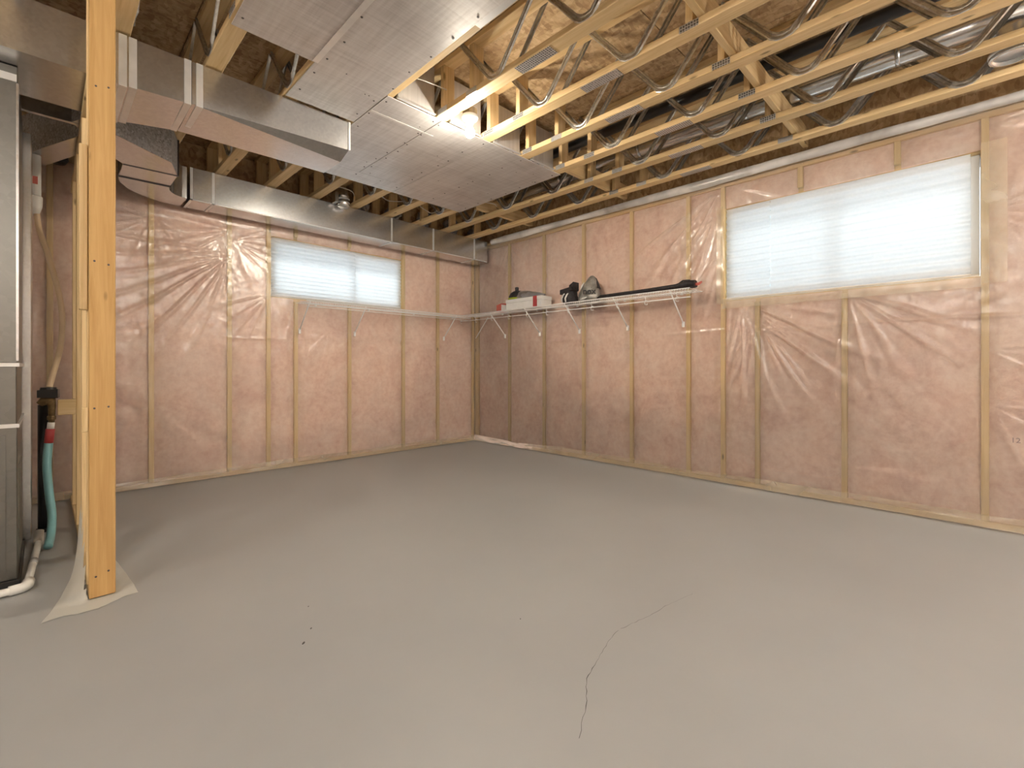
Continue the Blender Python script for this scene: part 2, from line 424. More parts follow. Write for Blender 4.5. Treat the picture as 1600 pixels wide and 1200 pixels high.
def make_wall(name, mp, u_end, studs, win, cr_low, cr_high, wood_u, seed, fans, folds):
    u0w, u1w, z0w, z1w = win
    mb = MB()
    for (a, b, c, e) in ((u_end-0.4, u0w, -0.05, 3.12), (u1w, 0.36, -0.05, 3.12), (u0w, u1w, -0.05, z0w), (u0w, u1w, z1w, 3.12)):
        p = mp(a, 0.15, c); q = mp(b, 0.36, e); mb.box(p[0], q[0], p[1], q[1], p[2], q[2])
    wall = structure(mb.build(name, M_conc))
    # plates
    wbox(MB(), mp, u_end, -0.002, 0, 0.14, 0.0, 0.038).build('bottom_plate', wood_u, wall)
    wbox(MB(), mp, u_end, -0.002, 0, 0.14, 2.655, 2.693).build('top_plate', wood_u, wall)
    wbox(MB(), mp, u_end, -0.002, 0.002, 0.14, 2.695, WALL_TOP).build('top_plate', wood_u, wall)
    wbox(MB(), mp, u0w-0.019, u1w+0.019, 0.036, 0.14, z1w, z1w+0.038).build('window_header', wood_u, wall)
    wbox(MB(), mp, u0w-0.019, u1w+0.019, 0.036, 0.14, z0w-0.038, z0w).build('window_sill_plate', wood_u, wall)
    for s in studs: wbox(MB(), mp, s-0.019, s+0.019, 0, 0.14, 0.038, 2.655).build('stud', M_stud, wall)
    for s in cr_low: wbox(MB(), mp, s-0.019, s+0.019, 0, 0.14, 0.038, z0w-0.038).build('stud', M_stud, wall)
    for s in cr_high: wbox(MB(), mp, s-0.019, s+0.019, 0, 0.14, z1w+0.038, 2.655).build('stud', M_stud, wall)
    # batts
    rects = []
    ss = sorted(studs)
    for a, b in zip(ss[:-1], ss[1:]):
        if a < (u0w+u1w)/2 < b: continue
        rects.append((a+0.019, b-0.019, 0.038, 2.655))
    kl = [s for s in ss if s <= u0w][-1]; kr = [s for s in ss if s >= u1w][0]
    row = [kl] + sorted(cr_low) + [kr]
    for a, b in zip(row[:-1], row[1:]): rects.append((a+0.019, b-0.019, 0.038, z0w-0.010))
    row = [kl] + sorted(cr_high) + [kr]
    for a, b in zip(row[:-1], row[1:]): rects.append((a+0.019, b-0.019, z1w+0.008, 2.655))
    for i, (a, b, c, e) in enumerate(rects):
        nu = max(3, int((b-a)/0.035)); nz = max(3, int((e-c)/0.045))
        U, Z = np.meshgrid(np.linspace(a, b, nu), np.linspace(c, e, nz), indexing='ij')
        eu = np.minimum(U-a, b-U)/0.06; ez = np.minimum(Z-c, e-Z)/0.06
        edge = np.clip(np.minimum(eu, ez), 0, 1); edge = np.sqrt(edge)
        D = 0.030 - 0.034*edge + 0.022*fbm(U*5+i*9.1, Z*4, seed+i)
        cr = np.abs(((Z*0.83+0.05*fbm(U*6, Z, seed+3+i)+i*0.37) % 1.17)-0.5)      # butt joints of the batts
        D = D + 0.016*np.exp(-(cr/0.012)**2)
        D = np.maximum(D, -0.0065)
        P = np.stack(mp(U, D, Z), -1)
        MB().grid(P if mp is mapL else P[:, ::-1]).build('insulation_batt', M_pink, wall, smooth=True)
    # the vapour barrier
    def axis_pts(brk, step):
        out = []
        for a, b in zip(brk[:-1], brk[1:]):
            n = max(1, int(round((b-a)/step))); out += list(np.linspace(a, b, n+1)[:-1])
        return np.array(out + [brk[-1]])
    us = axis_pts([u_end, u0w, u1w, -0.012], 0.0095); zs = axis_pts([0.004, z0w, z1w, 2.70], 0.0095)
    U, Z = np.meshgrid(us, zs, indexing='ij')
    D = np.full(U.shape, -0.015)
    D -= 0.009*np.maximum(0, fbm(U*1.6, Z*1.6, seed+40)*3)
    D -= 0.004*np.abs(fbm(U*5+2*Z, Z*2.2-U, seed+50))*3
    D -= 0.0022*fbm(U*13, Z*11, seed+60)*2
    patch = np.clip(vnoise(U*1.9+3, Z*1.9, seed+63)*2.6-1.45, 0, 1)
    D -= 0.0016*patch*np.maximum(0, vnoise(U*24+Z*9, Z*26-U*11, seed+66)-0.45)*4
    for (fu, fz, a0, a1, n, L, amp) in fans:
        dx = U-fu; dz = Z-fz; r = np.hypot(dx, dz); th = np.degrees(np.arctan2(dz, dx)) % 360
        w = (th-a0) % 360; inside = np.clip(w/10, 0, 1)*np.clip(((a1-a0) % 360 - w)/10, 0, 1)*((w) < ((a1-a0) % 360))
        ph = 1.55*n*np.radians(w) + 2.2*vnoise(w/12.0+fu*9, r*0.9+3, seed+70) + 0.35*np.sin(r*7)
        ridge = np.maximum(0, np.sin(ph))**3.0
        amp2 = 0.45+1.0*vnoise(w/5.0, r*0.6+fz*5, seed+80)
        D -= 0.85*amp*inside*ridge*amp2*np.minimum(1, r/0.10)*np.exp(-(r/L)**2)
    for (z0, s, amp, u_a, u_b) in folds:
        k = np.abs(Z - z0 - s*(U) - 0.006*np.sin(U*5)); win_ = np.clip((U-u_a)/0.2, 0, 1)*np.clip((u_b-U)/0.2, 0, 1)
        D -= amp*np.exp(-(k/0.008)**2)*win_*(0.3+vnoise(U*6, Z*0+3, seed+90))
    foot = np.clip((0.13-Z)/0.13, 0, 1)
    D -= 0.010*foot*(0.6+2.0*np.abs(fbm(U*3.5, Z*5, seed+95))*2)
    D = np.clip(D, -0.060, -0.0105)
    mid_u = (U[:-1, :-1]+U[1:, 1:])/2; mid_z = (Z[:-1, :-1]+Z[1:, 1:])/2
    mask = ~((mid_u > u0w) & (mid_u < u1w) & (mid_z > z0w) & (mid_z < z1w))
    P = np.stack(mp(U, D, Z), -1)
    sheet = MB(); sheet.grid(P, mask)
    if mp is mapR: sheet.f = [f[::-1] for f in sheet.f]
    o = sheet.build('poly_sheet', M_poly, wall, smooth=True); o['label'] = 'clear wrinkled plastic vapour barrier'
    # doubled film along the foot of the wall
    us2 = np.arange(u_end, -0.03, 0.03); zs2 = np.linspace(0.003, 1, 7)
    U2, T2 = np.meshgrid(us2, zs2, indexing='ij')
    top = 0.062 + 0.05*(fbm(U2*1.3, U2*0+1, seed+200)+0.2)
    Z2 = 0.012+T2*top
    D2 = -0.040 - 0.018*(1-T2) - 0.02*np.abs(fbm(U2*4, T2*2, seed+210)) 
    P2 = np.stack(mp(U2, D2, Z2), -1)
    ft = MB().grid(P2)
    ft.build('film_foot', M_poly2, wall, smooth=True)
    return wall

fansL = [(-3.055, 2.10, 165, 262, 22, 0.85, 0.022), (-3.055, 2.34, 160, 235, 16, 0.6, 0.012), (-3.04, 2.25, -60, 40, 16, 0.28, 0.010),
         (-2.72, 1.77, 185, 280, 15, 0.42, 0.014), (-3.66, 2.33, 150, 300, 14, 0.35, 0.012), (-1.15, 1.75, 270, 350, 10, 0.35, 0.008),
         (-3.70, 0.75, 220, 320, 10, 0.5, 0.008), (-3.66, 2.36, 270, 340, 12, 0.5, 0.010), (-4.28, 1.2, 100, 260, 14, 0.5, 0.010),
         (-2.45, 1.72, 230, 310, 10, 0.4, 0.008), (-0.63, 2.3, 200, 330, 10, 0.3, 0.006), (-2.1,1.45,180,300,9,0.3,0.008)]
foldL = [(1.36, 0.012, 0.007, -3.2, -0.2), (2.42, 0.0, 0.005, -3.6, -0.1)]
fansR = [(-3.415, 2.64, 268, 345, 15, 1.0, 0.030), (-3.425, 2.45, 262, 335, 13, 0.8, 0.024), (-3.425, 2.10, 262, 330, 11, 0.6, 0.016),
         (-3.60, 1.60, 190, 300, 15, 0.75, 0.022), (-3.72, 1.42, 200, 330, 15, 0.45, 0.014), (-3.5, 1.63, 250, 300, 9, 0.5, 0.010), (-4.35, 1.6, 185, 290, 13, 0.50, 0.016),
         (-5.10, 2.60, 150, 215, 14, 0.5, 0.014), (-5.10, 2.05, 140, 240, 12, 0.4, 0.010), (-5.1, 1.15, 150, 230, 11, 0.4, 0.010), (-5.1, 0.8, 160, 260, 8, 0.5, 0.010),
         (-1.9, 1.66, 260, 340, 16, 0.40, 0.014), (-1.9, 1.62, 200, 290, 12, 0.30, 0.010), (-0.72, 2.62, 200, 330, 9, 0.35, 0.010), (-1.29, 2.62, 240, 330, 9, 0.35, 0.006),
         (-3.55, 2.62, 180, 270, 9, 0.4, 0.012), (-4.33, 0.28, 150, 215, 7, 0.4, 0.010), (-2.5, 1.45, 240, 300, 9, 0.3, 0.006)]
foldR = [(1.35, -0.004, 0.007, -5.6, -0.4), (1.11, 0.0, 0.004, -2.2, -0.2), (0.18, 0.0, 0.008, -4.4, -3.6)]
studsL = [-0.020, -0.629, -1.153, -2.716, -3.063, -3.660, -4.285, -4.90, -5.51, -6.12, -6.73]
wallL = make_wall('wall_left', mapL, ROOM_X, studsL, WIN_L, [-1.857, -2.449], [-1.857, -2.449], M_woodx, 100, fansL, foldL)
studsR = [-0.020, -0.0585, -0.689, -1.292, -1.888, -2.501, -3.109, -3.430, -5.087, -5.70, -6.31, -6.92]
wallR = make_wall('wall_right', mapR, ROOM_Y, studsR, WIN_R, [-3.717, -4.333], [-4.038, -4.646], M_woody, 300, fansR, foldR)

# the unseen sides of the room
structure(MB().box(ROOM_X-0.2, ROOM_X, ROOM_Y, 0.15, 0, 3.12).build('wall_side', M_drywall))
structure(MB().box(ROOM_X-0.2, 0.15, ROOM_Y-0.2, ROOM_Y, 0, 3.12).build('wall_rear', M_drywall))

# film flaps round the large window, and the loose film rolled along the top of that wall
def flap(u0, u1, z0, z1, d, seed):
    U, Z = np.meshgrid(np.linspace(u0, u1, max(4, int(abs(u1-u0)/0.02))), np.linspace(z0, z1, max(4, int((z1-z0)/0.02))), indexing='ij')
    D = d - 0.010*np.abs(fbm(U*6, Z*6, seed))*2 - 0.003*np.sin(U*30)*np.sin(Z*21)
    return np.stack(mapR(U, D, Z), -1)
MB().grid(flap(-5.185, -5.070, 1.575, 2.475, -0.064, 5)).build('film_flap', M_poly2, wallR, smooth=True)
MB().grid(flap(-5.07, -3.45, 1.555, 1.640, -0.064, 9)).build('film_flap', M_poly2, wallR, smooth=True)
MB().grid(flap(-3.455, -3.40, 1.60, 2.46, -0.064, 12)).build('film_flap', M_poly2, wallR, smooth=True)
yy = np.arange(-7.2, -0.40, 0.035); aa = np.linspace(0, 2*PI, 15)
Y, A = np.meshgrid(yy, aa, indexing='ij')
w1 = fbm(Y*1.1, Y*0, 700); w2 = fbm(Y*2.5, np.cos(A)*1.5+5, 720)
RZ = 0.036 + 0.020*w1 + 0.016*w2; RX = 0.030 + 0.016*w2
X = -0.045 - 0.010*w1 + RX*np.cos(A)
Z = 2.722 + 0.025*fbm(Y*0.8, Y*0+3, 740) + RZ*np.sin(A)
MB().grid(np.stack([X, Y, Z], -1)).build('rolled_film_edge', poly('rolled_film', 0.8, (0.9,0.88,0.85), (0.66,0.63,0.60)), wallR, smooth=True)

def text_mesh(body, size, mat, extrude=0.0008, offset=0.0):
    cu = bpy.data.curves.new('lettering', 'FONT'); cu.body = body; cu.size = size; cu.extrude = extrude; cu.offset = offset; cu.align_x = 'CENTER'
    tmp = bpy.data.objects.new('tmp_text', cu); COL.objects.link(tmp)
    dg = bpy.context.evaluated_depsgraph_get(); me = bpy.data.meshes.new_from_object(tmp.evaluated_get(dg)); bpy.data.objects.remove(tmp)
    me.materials.clear(); me.materials.append(mat); return me
pr = place(text_mesh('12', 0.045, plain('faded_ink', (0.36,0.26,0.25), 0.9)), 'printed_mark', wallR, (-0.0082, -5.222, 0.565)); pr.rotation_euler = (PI/2, 0, -PI/2)
# rim boards above the walls
MB().box(-7.2, -0.0, 0.05, 0.09, 2.742, 3.09).build('rim_board', M_osb, wallL)
MB().box(0.05, 0.09, -7.6, 0.0, 2.742, 3.09).build('rim_board', M_osb, wallR)

# ------------------------------------------------------------------ windows and shades
def window(name, mp, win, mull, wood_):
    u0, u1, z0, z1 = win; e = 0.003
    w = structure(bpy.data.objects.new(name, None)); COL.objects.link(w)
    u0 += e; u1 -= e; z0 += e; z1 -= e; f = 0.045
    mb = MB()
    for (a, b, c, d) in ((u0, u0+f, z0, z1), (u1-f, u1, z0, z1), (u0+f, u1-f, z0, z0+f), (u0+f, u1-f, z1-f, z1)):
        wbox(mb, mp, a, b, 0.07, 0.148, c, d)
    mb.build('window_frame', M_vinyl, w)
    wbox(MB(), mp, mull-0.015, mull+0.015, 0.085, 0.14, z0+f, z1-f).build('mullion', M_vinyl, w)
    for (a, b) in ((u0+f, mull-0.015), (mull+0.015, u1-f)):
        wbox(MB(), mp, a, b, 0.105, 0.111, z0+f, z1-f, 0.001).build('pane', M_glass, w)
    return w
window('window_1', mapL, WIN_L, -1.80, M_woodx)
window('window_2', mapR, WIN_R, -4.26, M_woody)

def shade(mp, u0, u1, z0, z1, d, pitch, amp, label, seed, flat=0.5):
    t = thing('pleated_shade', label, 'window shade', mp((u0+u1)/2, d, z0), 'pleated paper window shades')
    n = int(round((z1-z0)/pitch)); zs = np.linspace(z0, z1, n*8+1)
    U, Z = np.meshgrid(np.linspace(u0, u1, 26), zs, indexing='ij')
    q = (Z-z0)/(z1-z0)
    A = amp*np.clip(1.15-flat*q, 0.15, 1)
    D = d + A*np.cos(2*PI*(Z-z0)/pitch + 0.5*np.sin(U*1.7+seed)*q) + 0.004*np.sin(U*2.3+seed) 
    ex = 0.006*np.cos(2*PI*(Z-z0)/pitch)
    U = U + np.where(U > u1-1e-6, ex, 0) - np.where(U < u0+1e-6, ex*0, 0)
    P = np.stack(mp(U, D, Z), -1) - np.array(mp((u0+u1)/2, d, z0))
    MB().grid(P).build('pleats', M_shade, t, smooth=True)
    mb = MB(); wbox(mb, mp, u0, u1, -0.006, 0.012, -0.001, 0.012, 0.002)
    o = mp((u0+u1)/2, d, z0)
    mb.v = [(p[0]-(o[0] if mp is mapL else 0), p[1]-(o[1] if mp is mapR else 0), p[2]) for p in mb.v]
    mb.build('bottom_rail', M_card, t)
    return t
shade(mapL, -2.690, -1.787, 1.763, 2.359, 0.012, 0.0415, 0.0110, 'ribbed white paper shade on the wide left sash of the smaller window', 1)
shade(mapL, -1.790, -1.181, 1.763, 2.359, 0.026, 0.0415, 0.0045, 'flatter greyish paper shade on the narrow sash of the smaller window', 4)
shade(mapR, -5.020, -3.817, 1.643, 2.447, 0.008, 0.062, 0.0110, 'long pleated white paper shade covering most of the larger window', 2)
shade(mapR, -3.815, -3.458, 1.643, 2.447, 0.010, 0.054, 0.0110, 'short pleated white paper shade on the narrow end of the larger window', 3)

# ------------------------------------------------------------------ ceiling: subfloor of strand board
ceil = structure(MB().box(ROOM_X-0.3, 0.36, ROOM_Y-0.3, 0.36, 3.12, 3.20).build('ceiling', M_osb))
pm = MB().cbox(0, 1.214, 0, 2.432, 0, 0.018, 0.002).mesh('strand_board_panel', M_osb)
for i in range(6):
    for j in range(4):
        o = place(pm, 'strand_board_panel', ceil, (-0.02-1.219*(i+1), -2.438*(j+1)+(1.2 if i % 2 else 0.3), H+JD+0.003))
place(MB().cbox(0, 1.214, 0, 1.1, 0, 0.018, 0.002).mesh('strand_board_panel', M_osb), 'strand_board_panel', ceil, (-1.24, -1.2-0.0, H+JD+0.024))

# ------------------------------------------------------------------ open-web joists
JX = [-0.312-0.4145*k for k in range(17)]
ORD = ['first','second','third','fourth','fifth','sixth','seventh','eighth','ninth','tenth','eleventh','twelfth','thirteenth','fourteenth','fifteenth','sixteenth','seventeenth']
Y0, Y1 = -7.55, 0.02
m_bot = MB().cbox(-0.0445, 0.0445, Y0, Y1, 0, 0.038, 0.003).mesh('bottom_chord', M_woody)
m_top = MB().cbox(-0.0445, 0.0445, Y0, Y1, JD-0.038, JD, 0.003).mesh('top_chord', M_woody)
m_blk = MB().cbox(-0.0445, 0.0445, -0.019, 0.019, 0.038, JD-0.038, 0.003).mesh('web_block', M_woodz)
m_plate = MB().box(-0.036, 0.036, -0.13, 0.13, -0.0022, 0.0).mesh('nail_plate', M_plate)
m_splate = MB().box(-0.0022, 0, -0.05, 0.05, 0.0, 0.036).mesh('nail_plate', M_plate)
def web_mesh(side):
    path = [(-0.318, 0.350), (-0.285, 0.312), (-0.072, 0.058), (-0.055, 0.040), (-0.030, 0.026), (0, 0.021), (0.030, 0.026), (0.055, 0.040), (0.072, 0.058), (0.285, 0.312), (0.318, 0.350)]
    sec = [(-0.021, 0.0), (-0.016, 0.011), (-0.007, 0.011), (-0.003, 0.003), (0.003, 0.003), (0.007, 0.011), (0.016, 0.011), (0.021, 0.0)]
    n = len(sec); vv = []; ff = []
    for i, (y, z) in enumerate(path):
        a = path[max(0, i-1)]; b = path[min(len(path)-1, i+1)]; t = Vector((b[0]-a[0], b[1]-a[1])).normalized(); nn = Vector((-t.y, t.x))
        fl_ = 1.0 if 2 <= i <= len(path)-3 else 0.9
        fl2 = 0.25 if 3 < i < 7 else 1.0
        for (w, d) in sec:
            w2 = w*(1.0 if 2 < i < 8 else 0.85); q = (y+nn.x*w2, z+nn.y*w2)
            vv.append((side*(0.0455+d*fl2), q[0], max(0.002, q[1])))
    for i in range(len(path)-1):
        for k in range(n-1):
            q = (i*n+k, i*n+k+1, (i+1)*n+k+1, (i+1)*n+k); ff.append(q if side > 0 else q[::-1])
    return MB().add(vv, ff).mesh('web', M_web)
m_web = {s: web_mesh(s) for s in (-1, 1)}
NODES = [-0.80+0.65*0, -1.45, -2.10, -3.045, -3.695, -4.345, -4.995, -5.645, -6.295, -6.945]
BLOCKS = [-0.03, -0.42, -2.52, -2.82, -4.025, -7.4]
for k, x in enumerate(JX):
    j = thing('floor_joist', f'open-web wood floor joist with metal struts, {ORD[k]} from the wall with the larger window', 'joist', (x, 0, H+0.001), 'open-web floor joists')
    place(m_bot, 'bottom_chord', j); place(m_top, 'top_chord', j)
    for y in NODES:
        for s in (-1, 1): place(m_web[s], 'web', j, (0, y, 0))
    for y in BLOCKS: place(m_blk, 'web_block', j, (0, y, 0))
    place(m_plate, 'nail_plate', j, (0, -3.32-0.05*((k*7) % 5), 0))
    for y in (-2.52, -2.82, -4.025): place(m_splate, 'nail_plate', j, (-0.0445, y, 0))

# strongback boards through the webs
def sbk(y, x0, x1, lab):
    o = MB().cbox(x0, x1, y-0.019, y+0.019, H+0.043, H+0.043+0.14, 0.003).build('strongback_board', M_woodx)
    tag(o, lab, 'board', 'strongback boards')
sbk(-4.085, -7.0, -0.03, 'long bracing board threaded through all the joist webs near the larger window')
sbk(-2.455, -1.04, -0.03, 'short bracing board crossing joists just beyond the foil board corner')
sbk(-1.125, -0.95, -0.03, 'short bracing board crossing the joists close to the wire shelf corner')

# ------------------------------------------------------------------ ducts
def cleat(mb, x, y0, y1, z0, z1, w=0.016, t=0.006):
    """raised band round three sides of a duct running along x"""
    mb.box(x-w, x+w, y0-t, y0, z0-t, z1); mb.box(x-w, x+w, y0, y1, z0-t, z0); mb.box(x-w, x+w, y1, y1+t, z0-t, z1)

trunk = thing('trunk_duct', 'large galvanized rectangular supply duct ending against the foil boards', 'duct', (-4, -1.75, 2.47))
def loc_build(mb, name, mat, t, smooth=False):
    o = mb.build(name, mat, t, smooth); o.matrix_parent_inverse = Matrix.Translation(-t.location); return o
TZ = 2.728
loc_build(MB().box(-7.0, -4.005, -1.985, -1.50, 2.472, TZ), 'duct_section', M_galv, trunk)
loc_build(MB().prism([(-4.0,-1.985),(-3.74,-1.985),(-3.74,-1.59),(-4.0,-1.51)], [2.478,2.490,2.486,2.478], TZ), 'duct_section', M_galv, trunk)
mb = MB()
fl_, fr_, mr_, br_, bl_ = (-3.735,-1.985,2.494), (-2.828,-1.985,2.536), (-2.83,-1.86,2.492), (-2.838,-1.60,2.490), (-3.735,-1.59,2.486)
top = [(p[0], p[1], TZ) for p in (fl_, fr_, mr_, br_, bl_)]
mb.add([fl_, fr_, mr_, br_, bl_] + top, [(0,2,1),(0,4,3,2),(5,6,7,8,9),(0,1,6,5),(1,2,7,6),(2,3,8,7),(3,4,9,8),(4,0,5,9)])
loc_build(mb, 'tapered_end_section', M_galv, trunk)
for x, a, b in ((-4.03,-1.50,2.472), (-3.99,-1.51,2.478), (-3.755,-1.585,2.49), (-3.70,-1.592,2.494)):
    mb = MB(); cleat(mb, x, -1.985, a, b, TZ); loc_build(mb, 'drive_cleat', M_tape, trunk)
mb = MB(); mb.box(-2.832,-2.818,-1.992,-1.978,2.535,TZ); loc_build(mb, 'end_flange', M_tape, trunk)

wd = thing('wall_duct', 'long galvanized rectangular duct running along the wall above the smaller window', 'duct', (-1.7, -0.19, 2.46))
mb = MB().prism([(-3.445,-0.347),(-0.075,-0.347),(-0.030,-0.315),(-0.030,-0.072),(-3.445,-0.072)], 2.458, 2.728)
loc_build(mb, 'duct_body', M_galv, wd)
for x in (-3.435, -3.275, -1.528, -0.956, -0.302):
    mb = MB(); cleat(mb, x, -0.347, -0.072, 2.458, 2.728, 0.010, 0.004); loc_build(mb, 'drive_cleat', M_tape, wd)
mb = MB(); mb.box(-3.445,-0.08,-0.351,-0.341,2.454,2.462); loc_build(mb, 'bottom_seam', M_tape, wd)

br = thing('branch_duct', 'galvanized branch duct with elbow linking the trunk to the wall duct', 'duct', (-3.8, -0.8, 2.46))
arc_in = [(-3.466-0.152+0.152*(1-math.cos(a)), -0.56+0.215*math.sin(a)) for a in np.linspace(0, PI/2, 8)]
arc_out = [(-3.47-0.455*math.sin(a), -0.55+0.478*math.cos(a)) for a in np.linspace(0, PI/2, 10)]
body = [(-3.615,-0.86)] + arc_in + arc_out + [(-3.925,-0.84)]
loc_build(MB().prism(body, 2.458, 2.722), 'elbow', M_galv, br)
# swept take-off that leaves the trunk and drops into the elbow
face = [(-4.13,-1.44),(-4.0,-1.30),(-3.85,-1.20),(-3.69,-1.10)]
zz = [2.485, 2.472, 2.465, 2.458]
poly_ = face + [(-3.617,-0.865),(-3.925,-0.845),(-4.06,-1.02),(-4.20,-1.30)]
loc_build(MB().prism(poly_, zz+[2.458,2.458,2.462,2.48], 2.72), 'take_off', M_speck, br)
loc_build(MB().prism(poly_, [z-0.003 for z in zz+[2.458,2.458,2.462,2.48]], [z-0.0003 for z in zz+[2.458,2.458,2.462,2.48]]), 'bottom_plate', M_galv, br)
for (p, q) in (((-3.925,-0.84),(-3.613,-0.862)), ((-3.927,-0.55),(-3.616,-0.565))):
    mb = MB(); mb.prism([(p[0],p[1]-0.006),(q[0]+0.006,q[1]-0.006),(q[0]+0.006,q[1]+0.006),(p[0],p[1]+0.006)], 2.452, 2.72); loc_build(mb, 'drive_cleat', M_nail, br)
loc_build(MB().prism([(-4.12,-1.27),(-4.10,-0.97),(-4.34,-0.40),(-4.46,-0.50)], [2.455,2.455,2.44,2.44], 2.70), 'angled_leg', M_speck, br)
loc_build(MB().prism([(-4.12,-1.27),(-4.10,-0.97),(-4.34,-0.40),(-4.46,-0.50)], [2.452,2.452,2.437,2.437], [2.4547,2.4547,2.4397,2.4397]), 'bottom_plate', M_galv, br)
loc_build(MB().prism([(-4.46,-1.30),(-4.13,-1.30),(-4.13,-1.27),(-4.46,-1.27)], 2.475, 2.72), 'collar', M_galv, br)

# ------------------------------------------------------------------ foil-faced boards under the joists
boards = [
 ((-3.250,-2.802,-6.0,-2.005), 'long foil-faced board strip running from the trunk duct beside the bulb bay'),
 ((-3.660,-3.254,-6.0,-2.450), 'foil-faced board strip on the furnace side of the long foil strip'),
 ((-2.798,-2.384,-2.450,-1.256), 'foil-faced board touching the end of the trunk duct'),
 ((-2.798,-1.932,-1.252,-1.035), 'narrow foil-faced board edging the row of bare joists'),
 ((-2.380,-1.932,-1.900,-1.256), 'smallest foil-faced board with taped seams'),
 ((-2.380,-1.932,-2.450,-1.904), 'foil-faced board directly beside the lit bulb'),
 ((-1.928,-1.095,-2.450,-1.035), 'large foil-faced board at the far corner of the foil area'),
]
for i, (r, lab) in enumerate(boards):
    x0, x1, y0, y1 = r
    b = thing('foil_board', lab, 'board', ((x0+x1)/2, (y0+y1)/2, H), 'foil-faced boards nailed under the joists')
    hx, hy = (x1-x0)/2, (y1-y0)/2
    zt = 0.0008*(i % 3)
    MB().cbox(-hx, hx, -hy, hy, -0.0075-zt, -0.0015-zt, 0.0015).build('panel', M_foil, b)
    mb = MB()
    for jx in JX:
        if x0-0.02 < jx < x1+0.02:
            for q in np.arange(y0+0.06, y1-0.02, 0.20):
                lx = min(max(jx-(x0+x1)/2, -hx+0.02), hx-0.02)+rng.normal(0, 0.008)
                mb.lathe([(0.007, -0.0078-zt), (0.005, -0.0105-zt)], (lx, q-(y0+y1)/2+rng.normal(0,0.01), 0), 6)
    for _ in range(int(hx*hy*24)):
        mb.lathe([(0.0045, -0.0078-zt), (0.0035, -0.0098-zt)], (rng.uniform(-hx+0.03, hx-0.03), rng.uniform(-hy+0.03, hy-0.03), 0), 5)
    if mb.v: stuff(mb.build('nail_heads', M_nail, b))
# foil tape seams
def seam(x0, x1, y0, y1, lab):
    o = MB().box(x0, x1, y0, y1, H-0.0108, H-0.0095).build('foil_tape', M_tape); tag(o, lab, 'tape', 'foil tape strips on the boards')
seam(-3.268, -3.236, -6.0, -2.46, 'foil tape strip between the two long foil strips')
seam(-2.79, -2.30, -2.235, -2.215, 'foil tape strip across the board beside the trunk duct end')
# bent foil closing the joist bays
for k in (2, 3, 4, 5):
    xa, xb = JX[k+1]+0.062, JX[k]-0.062
    t = thing('foil_bay_closer', f'upright foil board closing the joist bay between the {ORD[k]} and {ORD[k+1]} joists', 'board', ((xa+xb)/2, -2.452, H), 'upright foil boards closing joist bays')
    hx = (xb-xa)/2
    MB().cbox(-hx, hx, -0.004, 0.0, 0.0, 0.312, 0.0012).build('panel', M_foil, t)
    MB().box(-hx, -hx+0.03, -0.020, -0.0045, 0.0, 0.312).build('bent_flange', M_tape, t)
    MB().box(-hx, hx, -0.024, -0.0045, -0.001, 0.003).build('bent_flange', M_tape, t)

# ------------------------------------------------------------------ bulbs
def bulb(loc, lab, mat=None):
    t = thing('bare_bulb_lampholder', lab, 'light', loc, 'bare bulbs under the joists')
    MB().lathe([(0.0001,0.045),(0.050,0.045),(0.050,0.002),(0.0001,0.002)], (0,0,0), 16).build('outlet_box', M_galv, t)
    MB().lathe([(0.0001,0.001),(0.057,0.001),(0.058,-0.012),(0.050,-0.024),(0.034,-0.032),(0.026,-0.046),(0.024,-0.052),(0.0001,-0.052)], (0,0,0), 24).build('porcelain_holder', M_porc, t, True)
    prof = [(0.013,-0.053),(0.015,-0.062),(0.022,-0.078)]
    for a in np.linspace(-0.75, -0.08, 4): prof.append((0.034*math.cos(a), -0.108-0.034*math.sin(a)))
    MB().lathe(prof, (0,0,0), 14).build('bulb_neck', M_neck, t, True)
    prof = [(max(0.0002, 0.0338*math.cos(a)), -0.108-0.034*math.sin(a)) for a in np.linspace(-0.10, PI/2, 8)]
    MB().lathe(prof, (0,0,0), 14).build('glowing_dome', mat or M_bulb, t, True)
    return t
bulb((-2.282, -2.63, H-0.010), 'lit bare bulb in a white porcelain holder beside the foil boards', M_bulb_a)
bulb((-5.55, -2.85, H-0.001), 'lit bare bulb on the furnace side of the wooden post', M_bulb_b)
bulb((-1.10, -6.35, H-0.001), 'added unseen fill bulb near the rear wall on the larger window side')  # this and the next two: unseen bulbs added to even out the brightness
bulb((-3.15, -6.75, H-0.001), 'added unseen fill bulb at the middle of the rear wall')
bulb((-5.25, -6.35, H-0.001), 'added unseen fill bulb near the rear wall on the furnace side')
bulb((-6.30, -4.60, H-0.001), 'added unseen fill bulb along the side wall behind the furnace area')  # unseen bulb by the side wall, also added as fill light

